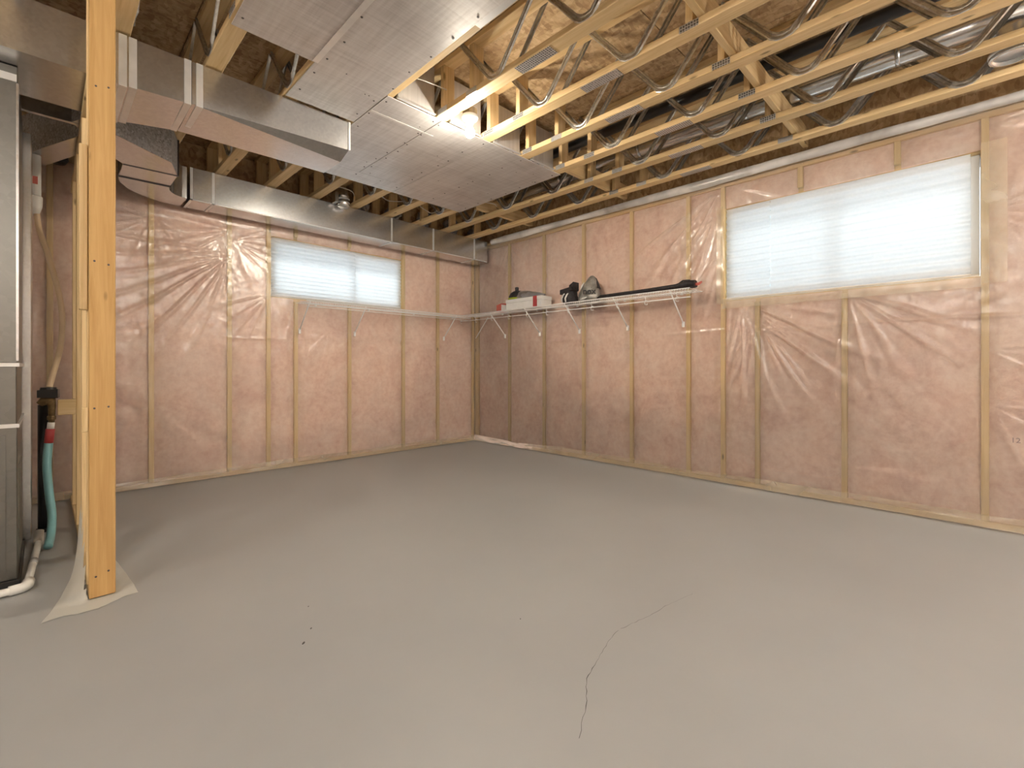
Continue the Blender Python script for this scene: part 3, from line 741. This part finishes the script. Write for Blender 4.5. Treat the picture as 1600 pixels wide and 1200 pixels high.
# ------------------------------------------------------------------ pipes between the joists
t = thing('round_duct', 'shiny round metal duct running in the joist bay next to the larger window wall', 'duct', (JX[0]-0.207, -3.4, 3.0))
cx = 0
MB().tube([(0,2.2,0),(0,-3.6,0)], 0.068, 16).build('pipe', M_galv, t, True)
for y in (1.4, 0.5, -0.4, -1.3, -2.2):
    MB().tube([(0,y-0.012,0),(0,y+0.012,0)], 0.071, 16).build('crimp_band', M_galv, t, True)
o = MB().tube([(JX[1]-0.207, -0.9, 3.035),(JX[1]-0.207, -7.2, 3.040)], 0.038, 12).build('black_tube', M_abs, None, True)  # plain black tube along the joist bay
tag(o, 'black tube running high in a joist bay', 'pipe')
t = thing('round_duct_collar', 'short round metal duct collar open at the bottom near the larger window', 'duct', (-0.505, -5.19, 2.765))
MB().lathe([(0.088,0.0),(0.094,0.0),(0.094,0.016),(0.088,0.018),(0.088,0.14),(0.084,0.16),(0.080,0.162),(0.080,0.0),(0.088,0.0)], (0,0,0), 24, 'z', False).build('collar', M_galv, t, True)
MB().lathe([(0.0001,0.115),(0.080,0.110)], (0,0,0), 24).build('inner_cap', M_galv, t, True)  # inner cap added so the open collar shows metal instead of darkness
MB().lathe([(0.098,0.020),(0.098,0.034)], (0,0,0), 24).build('clamp_band', M_tape, t, True)
# round take-off elbow over the wall duct
t = thing('duct_take_off', 'small round metal take-off elbow hanging beside the long wall duct', 'duct', (-2.125, -0.412, 2.690))
MB().tube([(0,0,0),(0,0,0.085)], 0.055, 18).build('pipe', M_galv, t, True)
MB().tube([(0,0,0.085),(0,0.006,0.115),(0,0.03,0.145),(0,0.07,0.165),(0,0.16,0.17)], [0.055,0.055,0.055,0.055,0.055], 18).build('elbow', M_galv, t, True)
for q in (0.012, 0.045, 0.082): MB().lathe([(0.0552,q-0.005),(0.060,q),(0.0552,q+0.005)], (0,0,0), 18, 'z', False).build('crimp_band', M_tape, t, True)
MB().box(-0.105,-0.070,-0.035,0.045,0.03,0.13).build('damper_plate', M_galv, t)
MB().tube([(-0.07,0.0,0.08),(-0.05,0.0,0.08)], 0.006, 8).build('damper_pin', M_galv, t)

def crumple(name, loc, scale, mat, lab, seed, group=None, amp=0.35):
    import bmesh
    bm = bmesh.new(); bmesh.ops.create_icosphere(bm, subdivisions=4, radius=1.0)
    for v in bm.verts:
        n = mnoise.noise(v.co*1.7+Vector((seed,0,0)))*amp + abs(mnoise.noise(v.co*4.1+Vector((0,seed,0))))*amp*0.7
        v.co = v.co*(0.85+n); v.co = Vector((v.co.x*scale[0], v.co.y*scale[1], v.co.z*scale[2]))
    me = bpy.data.meshes.new(name); bm.to_mesh(me); bm.free(); me.materials.append(mat)
    o = place(me, name, None, loc)
    return tag(o, lab, 'insulation bag', group)
for k in range(4):
    crumple('bagged_insulation', (JX[k]-0.205, -0.12+0.02*k, 2.90), (0.10, 0.10, 0.12), M_polygrey,
            f'crumpled grey plastic-bagged insulation stuffed in the joist bay behind the {ORD[k]} joist', 3+k*2.7, 'plastic-bagged insulation at the joist ends')
crumple('bagged_insulation', (-0.135, -0.15, 2.86), (0.09, 0.10, 0.10), M_polygrey, 'crumpled grey plastic-bagged insulation between the wall and the first joist', 21, 'plastic-bagged insulation at the joist ends')

# cables
def cable(pts, lab, r=0.004):
    P = [Vector(p) for p in pts]; out = []
    for i in range(len(P)-1):                # Catmull-Rom
        p0, p1, p2, p3 = P[max(0,i-1)], P[i], P[i+1], P[min(len(P)-1,i+2)]
        for q in range(8):
            s = q/8; out.append(0.5*((2*p1)+(p2-p0)*s+(2*p0-5*p1+4*p2-p3)*s*s+(3*p1-p0-3*p2+p3)*s**3))
    out.append(P[-1])
    o = MB().tube(out, r, 6).build('electric_cable', M_cable, None, True); return tag(o, lab, 'cable')
cable([(-2.75,-0.95,2.83),(-2.63,-0.86,2.815),(-2.49,-0.78,2.83)], 'thin white cable crossing a joist bay beside the trunk duct')
cable([(-2.31,-0.62,2.80),(-2.22,-0.60,2.815),(-2.15,-0.64,2.79),(-2.06,-0.52,2.80)], 'white cable looping above the round take-off')
cable([(-1.90,-0.75,2.795),(-1.78,-0.70,2.775),(-1.62,-0.74,2.795)], 'white cable sagging between two joists past the take-off')
cable([(-1.48,-0.78,2.795),(-1.25,-0.70,2.77),(-1.20,-0.76,2.795)], 'short white cable beside the narrow foil board')
cable([(-2.72,-2.515,2.87),(-2.6,-2.56,2.865),(-2.44,-2.58,2.865)], 'white cable running to the lit bulb in its joist bay')
cable([(-1.07,-1.25,2.81),(-0.9,-1.35,2.80),(-0.79,-1.30,2.81)], 'white cable sagging beyond the far foil board corner')

# ------------------------------------------------------------------ post, partition and the sheet under it
part = thing('stud_partition', 'bare lumber stud partition seen end-on as a tall wooden post', 'stud wall', (-4.125, -1.2, 0))
def pb(mb, name, mat): return loc_build(mb, name, mat, part)
XA, XB = -4.171, -4.080
for i, (y, m) in enumerate(((-2.262, M_post), (-2.222, M_woodz), (-2.182, M_woodz))):
    dx = (0.0, 0.003, -0.004)[i]
    pb(MB().cbox(XA+dx, XB+dx, y, y+0.038, 0.006 if i == 0 else 0.045, 2.735, 0.004), 'stud', m)
pb(MB().cbox(XA, XB, -2.222, -0.08, 0.004, 0.042, 0.003), 'bottom_plate', M_woody)
for y in (-1.63, -1.02, -0.41):
    pb(MB().cbox(XA, XB, y-0.019, y+0.019, 0.042, 2.385, 0.003), 'stud', M_woodz)
pb(MB().cbox(XA, XB, -2.14, -0.08, 2.388, 2.426, 0.003), 'top_plate', M_woody)
pb(MB().cbox(XA-0.030, XA-0.001, -2.20, -2.165, 1.30, 2.05, 0.003), 'nailed_strip', M_woodz)
pb(MB().cbox(XA-0.024, XA-0.001, -2.255, -2.235, 0.75, 0.86, 0.003), 'nailed_strip', M_woodz)
mb = MB()
for (x, z) in ((-4.153,1.515),(-4.105,1.505),(-4.153,0.855),(-4.105,0.86),(-4.148,0.10),(-4.105,0.115),(-4.148,2.30),(-4.105,2.31)):
    mb.lathe([(0.0045,-2.2622),(0.0045,-2.2632)], (x,0,z), 8, 'y')
stuff(pb(mb, 'nail_holes', M_nail))

n, m = 40, 30
S, T = np.meshgrid(np.linspace(0,1,n), np.linspace(0,1,m), indexing='ij')      # S: front to back, T: left to right
ys_f = -2.385 + 0.015*np.sin(T*9) + 0.075*np.clip(T-0.35, 0, 1)                 # front edge of the sheet
Ys = ys_f + S*(-1.72-ys_f)
left = np.interp(S, [0,0.15,0.35,0.7,1], [-4.322,-4.292,-4.262,-4.222,-4.200]); right = np.interp(S, [0,0.25,0.8,1], [-4.006,-4.012,-4.036,-4.05])
Xs = left + T*(right-left)
lean = np.clip((S-0.16)/0.55, 0, 1)                                             # further back the left edge climbs the studs
up = np.clip((Xs-left)/np.maximum(0.01, -4.178-left), 0, 1)
Zs = 0.004 + 0.008*np.abs(fbm(Xs*12, Ys*9, 900))*2 + np.where(Xs < -4.176, 0.34*lean*up**1.5, 0)
under = (Xs >= -4.176) & (Xs < -4.074) & (Ys > -2.27)
Zs = np.where(under, 0.0022, Zs)
keep = ~((Xs[:-1,:-1] < -4.176) & (Xs[1:,1:] >= -4.176) & (Zs[:-1,:-1] > 0.03))
MB().grid(np.stack([Xs, Ys, Zs], -1), keep).build('plastic_sheet', M_poly3, None, True)
tag(bpy.data.objects['plastic_sheet'], 'crumpled white translucent plastic sheet spread under the wooden post', 'plastic sheet')

# ------------------------------------------------------------------ furnace corner
fu = thing('furnace', 'grey sheet metal furnace cabinet with tall plenum beside the wooden post', 'furnace', (-4.7, -1.47, 0))
def fb(mb, name, mat, smooth=False): return loc_build(mb, name, mat, fu, smooth)
FX, FY = -4.402, -1.82
fb(MB().cbox(-5.05, FX, FY, -1.14, 0.03, 0.755, 0.004), 'blower_cabinet', M_cab)
fb(MB().cbox(-5.05, FX-0.002, FY+0.002, -1.14, 0.765, 1.045, 0.004), 'burner_cabinet', M_cab)
fb(MB().cbox(-5.05, FX, FY, -1.14, 1.06, 2.470, 0.003), 'plenum', M_cab)
for z in (0.76, 1.05):
    fb(MB().box(-5.06, FX+0.006, FY-0.006, -1.13, z-0.008, z+0.010), 'flange', M_tape)
fb(MB().box(-5.0, FX-0.003, FY-0.004, FY, 2.395, 2.43), 'flange', M_tape)
fb(MB().box(FX-0.005, FX+0.004, FY-0.004, FY+0.010, 1.07, 2.39), 'corner_seam', M_galv)
fb(MB().box(-5.0, -4.44, FY-0.006, FY, 0.08, 0.72), 'access_panel', M_cab)
fb(MB().box(FX, FX+0.003, FY+0.09, FY+0.40, 0.10, 0.56), 'side_panel', M_cab)
fb(MB().cbox(-5.05, FX+0.01, FY-0.01, -1.13, 0.0, 0.03, 0.003), 'base', M_black)
rd = MB().cbox(-4.75, -4.367, -1.10, -0.78, 0.02, 2.42, 0.003).build('return_duct', M_galv); tag(rd, 'tall galvanized return air drop standing behind the furnace', 'duct')

t = thing('condensate_pipe', 'white plastic drain pipe lying on the floor along the furnace', 'pipe', (-4.36, -1.5, 0))
pp = [(-4.60,-1.985,0.024),(-4.390,-1.950,0.024),(-4.368,-1.93,0.024),(-4.336,-1.18,0.024),(-4.335,-1.13,0.05)]
loc_build(MB().tube(pp, 0.0165, 12), 'pipe', M_pvc, t, True)
loc_build(MB().tube([(-4.425,-1.957,0.025),(-4.383,-1.947,0.025),(-4.366,-1.925,0.025),(-4.364,-1.875,0.025)], 0.022, 12), 'elbow', M_pvc, t, True)
loc_build(MB().tube([(-4.338,-1.22,0.025),(-4.336,-1.16,0.032),(-4.335,-1.13,0.07)], 0.022, 12), 'elbow', M_pvc, t, True)
loc_build(MB().tube([(-4.354,-1.62,0.024),(-4.351,-1.55,0.024)], 0.0175, 12), 'grey_band', M_conc, t, True)
o = MB().tube([(-4.310,-0.87,0.02),(-4.310,-0.87,0.80)], 0.034, 14).build('black_riser', M_abs, None, True); tag(o, 'upright black plastic pipe standing behind the blue hose', 'pipe')
MB().lathe([(0.040,0.0),(0.040,0.02),(0.034,0.022)], (0,0,0), 16).build('floor_flange', M_abs, o).location = (-4.310,-0.87,0.001)

pu = thing('drain_valve', 'black capped brass valve with red tag held on a wood block', 'valve', (-4.295, -1.03, 0.6))
def pu_(mb, name, mat, s=False): return loc_build(mb, name, mat, pu, s)
pu_(MB().prism([(-4.345,-1.07),(-4.255,-1.085),(-4.245,-0.99),(-4.33,-0.98)], [0.855,0.850,0.85,0.86], [0.90,0.905,0.90,0.90]), 'cap', M_black)
pu_(MB().lathe([(0.040,0.90),(0.036,0.915),(0.0001,0.916)], (-4.295,-1.03,0), 14), 'cap_top', M_black)
pu_(MB().tube([(-4.335,-1.03,0.812),(-4.31,-1.03,0.838),(-4.285,-1.03,0.835),(-4.28,-1.03,0.80),(-4.282,-1.03,0.70)], [0.018,0.03,0.03,0.018,0.014], 12), 'brass_body', M_brass, True)
pu_(MB().lathe([(0.019,0.715),(0.021,0.72),(0.021,0.735),(0.019,0.74)], (-4.282,-1.03,0), 8), 'nut', M_brass)
pu_(MB().tube([(-4.283,-1.03,0.70),(-4.287,-1.03,0.655)], 0.017, 12), 'white_coupling', M_pvc, True)
pu_(MB().tube([(-4.287,-1.03,0.66),(-4.294,-1.03,0.575)], 0.0215, 12), 'red_tag', M_red, True)
o = MB().cbox(-4.256, -4.1725, -1.045, -1.00, 0.742, 0.838, 0.003).build('wood_block', M_woodx); tag(o, 'short lumber block bracing the valve against the stud partition', 'wood block')
def curve_tube(P, r, name, mat, lab, cat, n=10):
    P = [Vector(p) for p in P]; out = []
    for i in range(len(P)-1):
        p0, p1, p2, p3 = P[max(0,i-1)], P[i], P[i+1], P[min(len(P)-1,i+2)]
        for q in range(8):
            s = q/8; out.append(0.5*((2*p1)+(p2-p0)*s+(2*p0-5*p1+4*p2-p3)*s*s+(3*p1-p0-3*p2+p3)*s**3))
    out.append(P[-1]); o = MB().tube(out, r, n).build(name, mat, None, True); return tag(o, lab, cat)
curve_tube([(-4.294,-1.03,0.574),(-4.302,-1.06,0.44),(-4.292,-1.11,0.28),(-4.281,-1.16,0.16),(-4.286,-1.26,0.07),(-4.298,-1.34,0.023)], 0.0205, 'garden_hose', M_blue, 'light blue hose hanging from the brass valve to the floor', 'hose')
curve_tube([(-4.348,-0.74,2.03),(-4.335,-0.76,1.92),(-4.285,-0.90,1.70),(-4.236,-0.92,1.42),(-4.240,-0.94,1.18),(-4.275,-0.98,1.0),(-4.293,-1.02,0.912)], 0.0155, 'beige_tube', M_tan, 'beige flexible tube arching down to the black capped valve', 'tube')
t = thing('vent_pipe', 'white plastic vent pipe with bell fitting behind the furnace', 'pipe', (-4.356, -0.66, 2.1))
MB().tube([(0,0,0.06),(0,0,0.335)], 0.028, 14).build('pipe', M_pvc, t, True)
MB().lathe([(0.018,-0.06),(0.034,0.0),(0.036,0.06),(0.034,0.065)], (0,0,0), 14).build('bell_fitting', M_pvc, t, True)
MB().box(-0.012,0.012,-0.030,-0.027,0.14,0.19).build('red_sticker', M_redcard, t)
t = thing('black_vent_cap', 'black round pipe end poking from the ceiling behind the post', 'pipe', (-4.245, -0.20, 2.56))
MB().lathe([(0.0001,0.0),(0.045,0.0),(0.056,0.02),(0.058,0.17)], (0,0,0), 16).build('pipe', M_abs, t, True)
MB().lathe([(0.062,0.03),(0.062,0.05)], (0,0,0), 16).build('ring', M_abs, t, True)

# ------------------------------------------------------------------ wire shelves
def wire_shelf(mp, u_a, u_b, z, brace_u, label, hooks):
    sh = thing('wire_shelf', label, 'shelf', mp((u_a+u_b)/2, -0.2, z), 'white wire wall shelves')
    base = Vector(mp((u_a+u_b)/2, -0.2, z))
    def W(pts, r, name, n=6, mb=None):
        mm = mb or MB(); mm.tube([Vector(mp(*p))-base for p in pts], r, n)
        return mm if mb is not None else mm.build(name, M_white, sh, True)
    fd = -0.345
    W([(u_a,fd,z),(u_b,fd,z)], 0.0045, 'front_rail'); W([(u_a,fd-0.002,z-0.030),(u_b,fd-0.002,z-0.030)], 0.0042, 'lip_rail')
    W([(u_a,-0.072,z),(u_b,-0.072,z)], 0.0032, 'back_rail'); W([(u_a,-0.20,z-0.004),(u_b,-0.20,z-0.004)], 0.0030, 'mid_rail')
    mb = MB()
    for u in np.arange(u_a+0.012, u_b, 0.0254):
        W([(u,-0.074,z+0.004),(u,fd,z+0.004),(u,fd-0.004,z-0.028)], 0.0016, '', 4, mb)
    stuff(mb.build('deck_wires', M_white, sh))
    if hooks:
        W([(u_a,fd+0.02,z-0.075),(u_b-0.0,fd+0.02,z-0.075)], 0.0042, 'hang_rail')
        for u in np.arange(u_a+0.12, u_b, 0.305):
            pts = [(u,fd,z-0.028),(u,fd+0.006,z-0.07)] + [(u+0.018*math.sin(a),fd+0.018,z-0.085+0.022*math.cos(a)) for a in np.linspace(-1.2, 3.9, 9)]
            W(pts, 0.0028, 'hook', 5)
    else:
        W([(u_a,fd+0.01,z-0.055),(u_b,fd+0.01,z-0.055)], 0.0036, 'hang_rail')
    for u in brace_u:
        b = W([(u,fd+0.004,z-0.002),(u,-0.072,z-0.275)], 0.0058, 'brace', 6)
        mbc = MB(); wbox(mbc, mp, u-0.011, u+0.011, -0.078, -0.058, z-0.315, z-0.262, 0.003)
        mbc.v = [tuple(Vector(p)-base) for p in mbc.v]; mbc.build('clip', M_white, b)
    for u in np.arange(u_a+0.2, u_b, 0.61):
        mbc = MB(); wbox(mbc, mp, u-0.010, u+0.010, -0.080, -0.058, z-0.012, z+0.014, 0.003)
        mbc.v = [tuple(Vector(p)-base) for p in mbc.v]; mbc.build('wall_clip', M_white, sh)
    return sh
SZ = 1.728
wire_shelf(mapL, -2.475, -0.365, 1.700, [-2.440, -1.835, -0.590], 'empty white wire shelf running under the smaller window', False)
shR = wire_shelf(mapR, -3.28, -0.08, SZ, [-0.689, -1.292, -1.888, -2.501, -3.095], 'white wire shelf holding bags and a box beside the corner', True)

b_ = MB().tube([(-0.125,-0.42,SZ-0.03),(-0.045,-0.078,1.440)], 0.0058, 6).build('brace', M_white, shR, True); b_.matrix_parent_inverse = Matrix.Translation(-shR.location)
# ------------------------------------------------------------------ things on the shelf
def rings(mb, R, n=22, seed=0, amp=0.12):
    """R: (cx, cy, z, rx, ry) rings from bottom to top, crumpled"""
    m = len(R); vv = []; ff = []
    for (cx_, cy_, z, rx, ry) in R:
        for k in range(n):
            a = 2*PI*k/n; q = Vector((math.cos(a)*1.6, math.sin(a)*1.6, z*9+seed)); s = 1+amp*2*mnoise.noise(q)+amp*abs(mnoise.noise(q*2.3))
            vv.append((cx_+rx*s*math.cos(a), cy_+ry*s*math.sin(a), z))
    for i in range(m-1):
        for k in range(n): k2 = (k+1) % n; ff.append((i*n+k, i*n+k2, (i+1)*n+k2, (i+1)*n+k))
    ff += [tuple(range(n))[::-1], tuple((m-1)*n+k for k in range(n))]
    return mb.add(vv, ff)
SB = SZ+0.007
bx = thing('shoe_box', 'white cardboard box with a dark red stripe standing on the wire shelf', 'box', (-0.195, -1.22, SB))
MB().cbox(-0.092, 0.092, -0.290, 0.290, 0.0, 0.085, 0.003).build('box_body', M_card, bx)
MB().cbox(-0.095, 0.095, -0.295, 0.293, 0.086, 0.128, 0.003).build('lid', M_card, bx)
MB().box(-0.0965, 0.09, -0.225, -0.165, 0.002, 0.1295).build('red_stripe', M_red, bx)
rc = thing('red_carton', 'small folded red carton leaning beside the white box', 'carton', (-0.20, -0.78, SB))
MB().prism([(-0.07,-0.045),(-0.055,0.055),(0.06,0.05),(0.05,-0.05)], 0.0, [0.10,0.085,0.105,0.11]).build('carton_body', M_redcard, rc)
MB().prism([(-0.074,-0.085),(-0.068,-0.047),(0.03,-0.05),(0.03,-0.085)], 0.0, [0.05,0.085,0.085,0.05]).build('inner_flap', M_card, rc)
gb = thing('sports_bag', 'plastic-wrapped black and lime sports gear lying on top of the white box', 'bag', (-0.195, -1.10, SB+0.1315))
rings(MB(), [(0,0.08,0.020,0.075,0.10),(0.0,0.08,0.045,0.075,0.10),(0,0.07,0.08,0.065,0.085),(0,0.06,0.105,0.035,0.05)], seed=2).build('black_pad', M_bagblk, gb, True)
rings(MB(), [(-0.01,0.08,0.0,0.078,0.095),(-0.01,0.08,0.012,0.082,0.105),(-0.01,0.08,0.020,0.08,0.10)], seed=5, amp=0.05).build('lime_edge', M_lime, gb, True)
rings(MB(), [(0.0,-0.16,0.0,0.085,0.22),(0,-0.16,0.02,0.085,0.22),(0,-0.12,0.045,0.075,0.18),(0,-0.07,0.075,0.06,0.12),(0,-0.04,0.095,0.03,0.06)], seed=8, amp=0.15).build('clear_wrap', M_clearbag, gb, True)
MB().cbox(-0.02, 0.02, 0.05, 0.09, 0.09, 0.155, 0.008).build('strap_buckle', M_bagblk, gb)
sk = thing('strapped_bag', 'black strapped gear bag with white stripes on the wire shelf', 'bag', (-0.205, -1.875, SB))
rings(MB(), [(0,0.0,0.0,0.08,0.085),(0,0.0,0.04,0.085,0.09),(0,0.01,0.09,0.08,0.08),(0,0.02,0.13,0.08,0.075),(0,-0.01,0.17,0.06,0.06)], seed=12, amp=0.10).build('bag_body', M_bagblk, sk, True)
MB().prism([(-0.085,-0.075),(-0.07,0.10),(0.06,0.09),(0.05,-0.07)], [0.14,0.105,0.105,0.14], [0.175,0.155,0.155,0.175]).build('top_flap', M_bagblk, sk)
MB().prism([(-0.07,-0.085),(-0.06,-0.02),(0.03,-0.02),(0.03,-0.085)], 0.165, [0.225,0.195,0.195,0.225]).build('upright_flap', M_bagblk, sk)
for dy in (0.030, -0.020):
    MB().tube([(-0.092,dy+0.02,0.012),(-0.102,dy+0.020,0.05),(-0.097,dy+0.0,0.09),(-0.090,dy-0.012,0.105)], [0.007,0.010,0.009,0.005], 8).build('white_stripe', M_bagwht, sk, True)
gr = thing('drawstring_bag', 'silver grey peaked drawstring bag with dark lettering on the wire shelf', 'bag', (-0.205, -2.12, SB))
rings(MB(), [(0,0,0.0,0.095,0.125),(0,0,0.03,0.10,0.130),(0,-0.005,0.075,0.095,0.125),(0,-0.01,0.12,0.085,0.105),(0,-0.02,0.17,0.07,0.080),(0,-0.03,0.22,0.05,0.055),(0,-0.035,0.255,0.032,0.035),(0,-0.035,0.272,0.012,0.014)], seed=23, amp=0.06).build('bag_body', M_baggrey, gr, True)
rings(MB(), [(0.015,-0.055,0.13,0.08,0.062),(0.015,-0.052,0.19,0.062,0.045),(0.015,-0.046,0.245,0.035,0.028),(0.015,-0.044,0.262,0.012,0.012)], seed=27, amp=0.05).build('dark_side_panel', M_bagblk, gr, True)
MB().tube([(-0.092,0.045,0.125),(-0.084,0.035,0.16),(-0.070,0.015,0.20)], [0.004,0.010,0.003], 8).build('white_highlight', M_bagwht, gr, True)
MB().tube([(-0.108,0.04,0.012),(-0.113,0.0,0.020),(-0.108,-0.05,0.035)], [0.005,0.012,0.005], 8).build('white_toe', M_bagwht, gr, True)
me = text_mesh('nox', 0.085, M_bagblk, 0.006, 0.002)
tx = place(me, 'lettering', gr, (-0.098, -0.070, 0.066)); tx.rotation_euler = (PI/2-0.1, 0, -PI/2+math.radians(34))
lb = thing('stick_bag', 'long flat black stick bag lying along the end of the wire shelf', 'bag', (-0.21, -2.83, SB))
mb = MB(); R = [(y, 0.055*w, 0.024*h) for y, w, h in ((0.55,0.5,0.5),(0.5,0.9,0.8),(0.3,1,0.9),(0.1,1.05,0.9),(-0.1,1.0,1.0),(-0.3,1.1,1.1),(-0.42,1.2,1.5),(-0.47,0.8,1.4))]
vv = []; ff = []; nn = 14
for (y, w, h) in R:
    for k in range(nn):
        a = 2*PI*k/nn; vv.append((-0.06+w*math.cos(a), y, h*(1+math.sin(a))+0.001+0.003*mnoise.noise(Vector((y*9, a, 0)))))
for i in range(len(R)-1):
    for k in range(nn): k2 = (k+1) % nn; ff.append((i*nn+k, i*nn+k2, (i+1)*nn+k2, (i+1)*nn+k))
ff += [tuple(range(nn)), tuple((len(R)-1)*nn+k for k in range(nn))[::-1]]
mb.add(vv, ff).build('bag_body', M_bagblk, lb, True)
MB().tube([(-0.05,-0.30,0.05),(-0.07,-0.36,0.075),(-0.06,-0.42,0.072)], 0.008, 8).build('carry_loop', M_bagblk, lb, True)
MB().tube([(-0.06,-0.465,0.030),(-0.06,-0.50,0.032),(-0.04,-0.515,0.050)], [0.016,0.012,0.008], 8).build('red_tip', M_redcard, lb, True)
